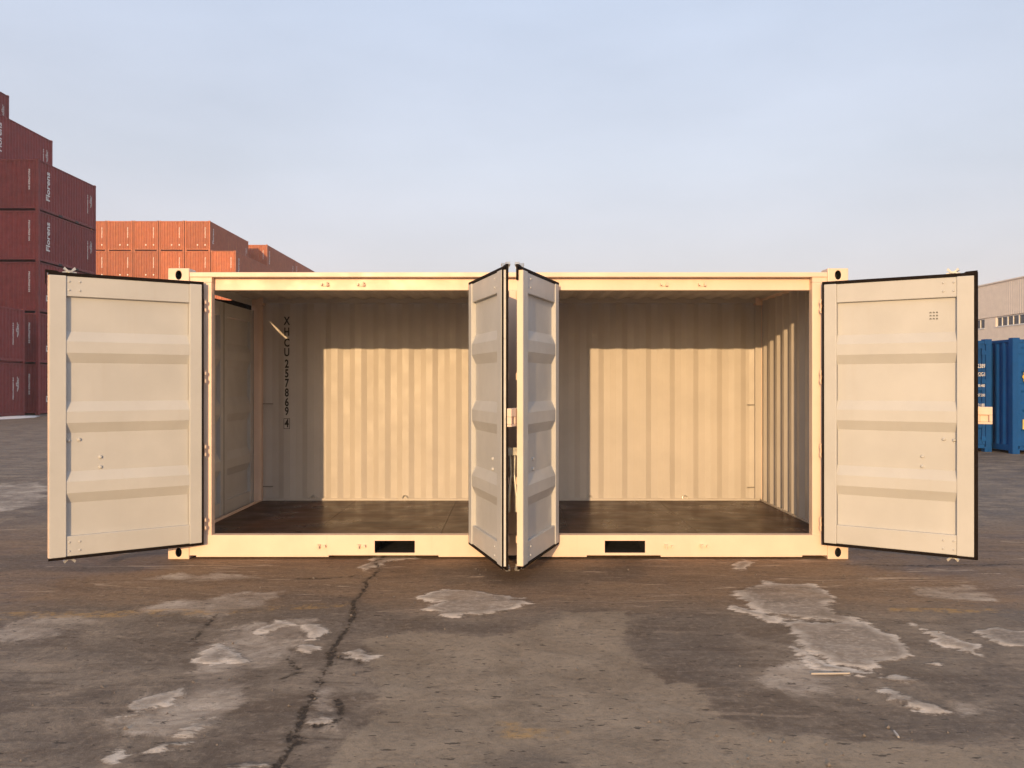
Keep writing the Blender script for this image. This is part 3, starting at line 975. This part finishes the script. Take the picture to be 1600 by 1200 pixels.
side_door(-2.70, -0.075, 180 + 36.0, 1.20, True, 'leftmost side door, standing open at the left corner', False, lockbox=False)
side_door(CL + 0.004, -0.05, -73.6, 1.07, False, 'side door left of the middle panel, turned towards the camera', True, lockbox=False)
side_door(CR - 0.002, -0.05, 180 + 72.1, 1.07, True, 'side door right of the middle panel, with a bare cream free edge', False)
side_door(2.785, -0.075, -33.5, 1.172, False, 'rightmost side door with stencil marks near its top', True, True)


# ------------------------------------------------------------------ closed freight containers of the yard
def container_kit(L, W, Hc, mat, logo=None):
    """shared meshes of a closed container; local x across (width), y along, base centre of near end at origin"""
    K = {}
    w = W / 2
    f = MB()
    c = 0.16
    for sx in (-1, 1):
        for y in (0.0, L - c):
            xa, xb = sorted((sx * w, sx * (w - 0.16)))
            f.box(xa, xb, y, y + c, 0, 0.118).box(xa, xb, y, y + c, Hc - 0.118, Hc)
            xa, xb = sorted((sx * (w - 0.004), sx * (w - 0.13)))
            f.box(xa, xb, y + 0.006, y + c - 0.006, 0.118, Hc - 0.118)
        xa, xb = sorted((sx * (w - 0.012), sx * (w - 0.07)))
        f.box(xa, xb, c, L - c, Hc - 0.09, Hc - 0.03)
        f.box(xa, xb, c, L - c, 0.065, 0.19)
    for y in (0.012, L - 0.08):
        f.box(-w + 0.161, w - 0.161, y, y + 0.068, Hc - 0.105, Hc - 0.035)
        f.box(-w + 0.161, w - 0.161, y, y + 0.068, 0.085, 0.17)
    K['frame'] = f.mesh('frame', mat)
    n = max(1, round((L - 2 * c) / 0.278))
    p = (L - 2 * c) / n
    pr_ = corr_profile(c, L - c, p, 0.040, 0.25, c, 0.0)
    for nm, sx in (('r', 1), ('l', -1)):
        K['side_' + nm] = MB().sheet(pr_, lambda s, d, h, sx=sx: (sx * (w - 0.018 - d), s, h), 0.1905, Hc - 0.0905, 0.003).mesh('side_wall', mat)
    pe = corr_profile(-w + 0.131, w - 0.131, 0.25, 0.045, 0.25, 0.0, 0.0)
    K['end_near'] = MB().sheet(pe, lambda s, d, h: (s, 0.02 + d, h), 0.1705, Hc - 0.1055, 0.003).mesh('end_wall', mat)
    K['end_far'] = MB().sheet(pe, lambda s, d, h: (s, L - 0.02 - d, h), 0.1705, Hc - 0.1055, 0.003).mesh('end_wall', mat)
    K['roof'] = MB().box(-w + 0.0705, w - 0.0705, 0.0805, L - 0.0805, Hc - 0.05, Hc - 0.036).mesh('roof', mat)
    K['floor'] = MB().box(-w + 0.0705, w - 0.0705, 0.0805, L - 0.0805, 0.12, 0.16).mesh('underframe', mat)
    # forklift slots / dark tunnel marks under the side rail
    sl = MB()
    for y in (L / 2 - 1.05, L / 2 + 0.69):
        sl.box(w - 0.0115, w - 0.008, y, y + 0.36, 0.055, 0.150)
    K['slot'] = sl.mesh('fork_slot', 'black')
    return K


LOGO = text_mesh('Florens', 0.50, 'white', 0.002, 1.02, 'logo_lettering', 0.012)
IDLINE = text_mesh('FSCU7023154', 0.105, 'white', 0.002, 1.7, 'number_lettering', 0.004)
TARE = text_mesh('22G1\nMAX GR 30480 KG\nTARE 2180 KG', 0.085, 'white', 0.002, 1.0, 'data_lettering', 0.003)
DOT = MB().cyl((0, 0, 0), (0, -0.004, 0), 0.07, 10).mesh('white_plate', 'white')


def put_container(K, name, x, y, z, L, W, Hc, label, group, marks=True, far=False):
    o = empty(name, (x, y, z))
    tag(o, label, 'container', group)
    for k, nm in (('frame', 'frame'), ('side_r', 'side_wall'), ('side_l', 'side_wall'), ('end_near', 'end_wall'), ('end_far', 'end_wall'), ('roof', 'roof'), ('floor', 'underframe'), ('slot', 'fork_slot')):
        link_copy(nm, K[k], o)
    if marks:
        w = W / 2 - 0.0145
        # logo reading upwards near the front of the right-hand side, number and data lines near its far end
        up = Matrix(((0, 0, 1), (0, -1, 0), (1, 0, 0))).to_euler()
        link_copy('logo', LOGO, o, (w, 0.95, Hc * 0.53), up)
        link_copy('number', IDLINE, o, (w, L - 0.95, Hc * 0.52), up)
        link_copy('data_lines', TARE, o, (w, L - 0.60, Hc * 0.60), up)
        upf = Matrix(((0, 1, 0), (0, 0, -1), (-1, 0, 0))).to_euler()
        link_copy('number', IDLINE, o, (W * 0.5 - 0.48, 0.016, Hc * 0.60), upf)
    if far:
        link_copy('plate', DOT, o, (W * 0.5 - 0.48, 0.018, 0.55))
        link_copy('plate', DOT, o, (W * 0.5 - 1.22, 0.018, 0.55))
    return o


L20, L40, WC, HS, HC = 6.058, 12.192, 2.438, 2.591, 2.896
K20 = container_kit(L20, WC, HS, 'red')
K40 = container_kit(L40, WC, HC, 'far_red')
ORD = ['', 'lowest', 'second', 'third', 'fourth', 'fifth', 'sixth', 'seventh']

# left stack (its near end 43.7 m from the camera), stepping up to the left
AX, AY = -23.9 - WC / 2, 36.0
for i, n in enumerate((5, 6, 7)):
    for k in range(n):
        if i == 0:
            lab = 'dark red container, %s from the ground in the nearest left column' % ORD[k + 1] if k else 'dark red container at the foot of the nearest left column'
        elif k == n - 1 and i == 1:
            lab = 'dark red container standing one step above the nearest column of the left stack'
        elif k == n - 1:
            lab = 'dark red container at the very top of the left stack, cut by the frame'
        else:
            lab = 'dark red container hidden behind the nearest column of the left stack'
        put_container(K20, 'red_container', AX - i * (WC + 0.06), AY, k * HS, L20, WC, HS, lab, 'dark red containers in the left stack')
for k in range(2):
    put_container(K20, 'red_container', -23.55 - WC / 2, 28.1, k * HS, L20, WC, HS,
                  ('upper' if k else 'lower') + ' dark red container of the low pair in front of the left stack', 'dark red containers of the low pair')
for k in range(6):  # unseen stack, added to cast shade on the front of the left stack
    put_container(K20, 'red_container', -26.5 - WC / 2, 20.0, k * HS, L20, WC, HS, 'dark red container added out of view on the left to shade the left stack', 'added dark red containers out of view on the left', False)

# far sunlit row, ends towards the camera
FY = 76.0
pitch = 2.50
NUM = ['rightmost', 'second from the right', 'third from the right', 'fourth from the right', 'fifth from the right', 'sixth from the right']
for i in range(6):
    xr = -26.7 - i * pitch
    for k in range(6):
        if k == 5 and i == 0:
            continue
        if k >= 4:
            lab = 'orange red container, %s in the %s tier of the far row' % (NUM[i - 1] if k == 5 else NUM[i], 'top' if k == 5 else 'second highest')
        else:
            lab = 'orange red container low in the far row, hidden by the cream container'
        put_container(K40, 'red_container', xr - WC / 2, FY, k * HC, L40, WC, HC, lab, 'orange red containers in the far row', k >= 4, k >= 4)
# two more rows behind it
for j, yy in enumerate((90.3, 102.8)):
    for k in range(6):
        if k >= 4:
            lab = '%s container at the %s end of the receding far column' % ('top purple red' if k == 5 else 'second highest purple red', 'far' if j else 'near')
        else:
            lab = 'red container low in the receding column, hidden behind the cream container'
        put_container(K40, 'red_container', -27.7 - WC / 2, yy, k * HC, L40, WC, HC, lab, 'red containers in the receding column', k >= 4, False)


# ------------------------------------------------------------------ blue containers on the right, door ends towards the camera
def blue_container(x_left, y, z, label, text_right):
    L, W, Hc = L20, WC, HS
    w = W / 2
    K = container_kit(L, W, Hc, 'blue')
    o = empty('blue_container', (x_left + w, y, z))
    tag(o, label, 'container', 'blue containers on the right')
    for k, nm in (('frame', 'frame'), ('side_r', 'side_wall'), ('side_l', 'side_wall'), ('end_far', 'end_wall'), ('roof', 'roof'), ('floor', 'underframe')):
        link_copy(nm, K[k], o)
    for s in (-1, 1):
        xa, xb = (-w + 0.133, -0.006) if s < 0 else (0.006, w - 0.133)
        d = MB().box(xa, xa + 0.07, 0.03, 0.08, 0.1725, Hc - 0.1075).box(xb - 0.07, xb, 0.03, 0.08, 0.1725, Hc - 0.1075)
        d.box(xa + 0.0703, xb - 0.0703, 0.034, 0.078, Hc - 0.22, Hc - 0.108).box(xa + 0.0703, xb - 0.0703, 0.034, 0.078, 0.173, 0.29)
        dr = d.build('door', 'blue', o, 0.004)
        prof = rib_profile(0.2905, Hc - 0.2205, (0.62, 1.05, 1.48, 1.91), 0.036, 0.06, 0.05)
        MB().sheet(prof, lambda q, dd, h: (h, 0.040 + dd, q), xa + 0.0705, xb - 0.0705, 0.002).build('panel', 'blue', dr)
        for u in (0.27, 0.78):
            xx = xa + (xb - xa) * u
            MB().cyl((xx, 0.008, 0.06), (xx, 0.008, Hc - 0.05), 0.017, 10).build('lock_rod', 'blue', dr)
            for z_ in (0.35, 0.95, 1.65, 2.25):
                MB().box(xx - 0.045, xx + 0.045, -0.012, 0.029, z_ - 0.03, z_ + 0.03).build('rod_bracket', 'blue', dr, 0.005)
        for z_ in (0.30, 0.95, 1.62, 2.28):
            xh = xa if s < 0 else xb
            MB().box(xh - 0.09, xh + 0.09, 0.012, 0.0295, z_ - 0.05, z_ + 0.05).build('hinge', 'blue', dr, 0.004)
    if text_right:
        rows = (('223897', 1.97, 0.13), ('22G1', 1.78, 0.13), ('30.480', 1.52, 0.09), ('67.200', 1.30, 0.09), ('2.180', 1.07, 0.10), ('28.300', 0.80, 0.08))
        for tx, z_, sz in rows:
            link_copy('door_lettering', text_mesh(tx, sz, 'white', 0.001, 0.68, 'door_lettering'), o, (w - 0.225, 0.0275, z_), (math.pi / 2, 0, 0))
        p = MB().box(-0.035, 0.035, -0.002, 0.002, -0.045, 0.045).mesh('white_plate', 'white')
        for xx, z_ in ((w - 0.17, 0.30), (w - 0.36, 0.30), (w - 0.36, 2.33)):
            link_copy('plate', p, o, (xx, 0.027, z_))
    else:
        fl = MB()
        for k in range(10):
            t_ = 2 * math.pi * k / 10
            fl.cyl((0.13 * math.cos(t_), 0.0, 0.13 * math.sin(t_)), (0.13 * math.cos(t_), -0.003, 0.13 * math.sin(t_)), 0.055, 10)
        fl.cyl((0, 0.001, 0), (0, -0.006, 0), 0.13, 20)
        fl.build('round_emblem', 'yellow', o, loc=(-w + 0.42, 0.030, 1.72))
        MB().box(-0.06, 0.06, -0.002, 0.002, -0.11, 0.11).build('plate', 'sticker', o, loc=(-w + 0.30, 0.028, 0.66))
    return o


blue_container(11.06 - WC, 12.17, 0.0, 'dark blue container with white lettering beside the open right door', True)
blue_container(11.18, 11.55, 0.0, 'dark blue container with yellow emblem at the right edge', False)


# ------------------------------------------------------------------ warehouse on the right
wh = empty('warehouse', (40, 60, 0))
tag(wh, 'beige warehouse with ribbed cladding and a strip of windows behind the blue containers', 'warehouse')
Y0, Y1 = -25.0, 32.0             # relative to 60
ZW0, ZW1, ZR = 6.27, 7.06, 9.88
wins = []
e = 63.72 - 60 + 1.70 + 6.3      # far edge of the group beyond
y = e
while y > Y0 + 7:
    wins.append((y - 6.3, y))
    y -= 8.0
wins.sort()
lw = MB()
lw.box(0, 0.3, Y0, Y1, 0, ZW0)
prev = Y0
for a, b in wins:
    lw.box(0, 0.3, prev, a, ZW0, ZW1)
    prev = b
lw.box(0, 0.3, prev, Y1, ZW0, ZW1)
lw.build('lower_wall', 'plaster', wh)
pr = corr_profile(Y0, Y1, 0.30, 0.014, 0.30, 0.0, 0.0)
MB().sheet(pr, lambda s, d, h: (-0.03 + d, s, h), ZW1 + 0.06, ZR, 0.004).build('cladding', 'clad', wh)
MB().box(0.05, 0.3, Y0, Y1, ZW1, ZR - 0.05).build('upper_wall', 'plaster', wh)
MB().box(-0.10, 20, Y0 - 0.1, Y1 + 0.1, ZR + 0.001, ZR + 0.10).build('roof', 'clad', wh)
MB().box(0.31, 20, Y0, Y0 + 0.3, 0, ZR).build('gable_wall', 'plaster', wh)
MB().box(0.31, 20, Y1 - 0.3, Y1, 0, ZR).build('gable_wall', 'plaster', wh)
for a, b in wins:
    n = 8
    st = (b - a) / n
    fr = MB().box(0.06, 0.16, a, b, ZW0, ZW0 + 0.05).box(0.06, 0.16, a, b, ZW1 - 0.05, ZW1 - 0.001)
    for k in range(n + 1):
        hw = 0.05 if k % 2 == 0 else 0.03
        c_ = min(max(a + k * st, a + hw), b - hw)
        fr.box(0.055, 0.165, c_ - hw, c_ + hw, ZW0 + 0.0505, ZW1 - 0.0505)
    f_ = fr.build('window', 'frame_white', wh)
    pane = MB().box(0.12, 0.13, -st / 2 + 0.03, st / 2 - 0.03, ZW0 + 0.05, ZW1 - 0.05).mesh('pane', 'glass')
    for k in range(n):
        link_copy('pane', pane, f_, (0, a + (k + 0.5) * st, 0))
    MB().box(-0.04, 0.0, a - 0.05, b + 0.05, ZW0 - 0.06, ZW0 - 0.001).build('window_sill', 'frame_white', wh)


# ------------------------------------------------------------------ small things on the ground
def splinter(x, y, ang, ln, w, label):
    m = MB()
    c, s = math.cos(ang), math.sin(ang)
    pts = [(-ln / 2, -w * 0.3), (-ln * 0.2, -w * 0.5), (ln * 0.45, -w * 0.4), (ln / 2, 0), (ln * 0.3, w * 0.5), (-ln * 0.4, w * 0.45)]
    m.prism(pts, lambda a, b, h: (a * c - b * s, a * s + b * c, h), 0, 0.008)
    o = m.build('wood_splinter', 'wood_bit', None, 0, (x, y, 0.006))
    tag(o, label, 'wood splinter', 'splinters on the ground')


splinter(1.736, -3.87, 1.45, 0.075, 0.008, 'short pale splinter standing upright to view near the bottom right')
splinter(1.74, -3.068, 0.03, 0.21, 0.010, 'long thin pale splinter lying below the large icy patch')

hp = MB()
ns = 20
vs_ = [(0, 0, 0.09)]
for rr, hh in ((0.45, 0.07), (0.8, 0.035), (1.0, -0.01)):
    for i in range(ns):
        t_ = 2 * math.pi * i / ns
        k = 1 + 0.22 * math.sin(3 * t_ + 1) + 0.12 * math.sin(5 * t_)
        vs_.append((0.45 * rr * k * math.cos(t_), 2.6 * rr * k * math.sin(t_), hh))
fs_ = [(0, 1 + i, 1 + (i + 1) % ns) for i in range(ns)]
for r_ in range(2):
    for i in range(ns):
        a, b = 1 + r_ * ns + i, 1 + r_ * ns + (i + 1) % ns
        fs_.append((a, a + ns, b + ns, b))
hp.add(vs_, fs_)
tag(hp.build('snow_patch', 'snow', None, 0, (-22.75, 31.5, 0.012), True), 'thin white snow patch at the foot of the dark red containers', 'snow')

# scattered grit
gr = MB()
rng_ = random.Random(3)
for i in range(260):
    yy = rng_.uniform(-4.3, -0.4)
    xx = rng_.uniform(-1, 1) * (yy + 7.7) * 0.62
    s = rng_.choice((0.004, 0.004, 0.005, 0.006, 0.010)) * rng_.uniform(0.7, 1.2)
    base = [(s, 0, 0), (0, s * 0.8, 0), (-s * 1.1, 0, 0), (0, -s * 0.9, 0), (0.1 * s, 0.1 * s, s * 0.9), (0, 0, -s)]
    a = rng_.uniform(0, 6.28)
    c, s_ = math.cos(a), math.sin(a)
    gr.add([(xx + p[0] * c - p[1] * s_, yy + p[0] * s_ + p[1] * c, p[2] + 0.002) for p in base],
           [(0, 1, 4), (1, 2, 4), (2, 3, 4), (3, 0, 4), (1, 0, 5), (2, 1, 5), (3, 2, 5), (0, 3, 5)])
g_ = gr.build('grit', 'stone')
tag(g_, 'scattered grit and small stones on the yard', 'grit', kind='stuff')

# ------------------------------------------------------------------ hazy air over the yard
hz = MB().box(-950, 950, -260, 1600, -1.0, 19.5).build('haze', 'white')
hz.data.materials.clear()
hm = bpy.data.materials.new('haze_air')
hm.use_nodes = True
hn = hm.node_tree.nodes
hn.clear()
ho = hn.new('ShaderNodeOutputMaterial')
hv = hn.new('ShaderNodeVolumePrincipled')
hv.inputs['Color'].default_value = (0.88, 0.86, 0.95, 1)
hv.inputs['Density'].default_value = 0.0008
hm.node_tree.links.new(hv.outputs[0], ho.inputs['Volume'])
hz.data.materials.append(hm)
tag(hz, 'thin bluish haze hanging over the container yard', 'haze', kind='stuff')
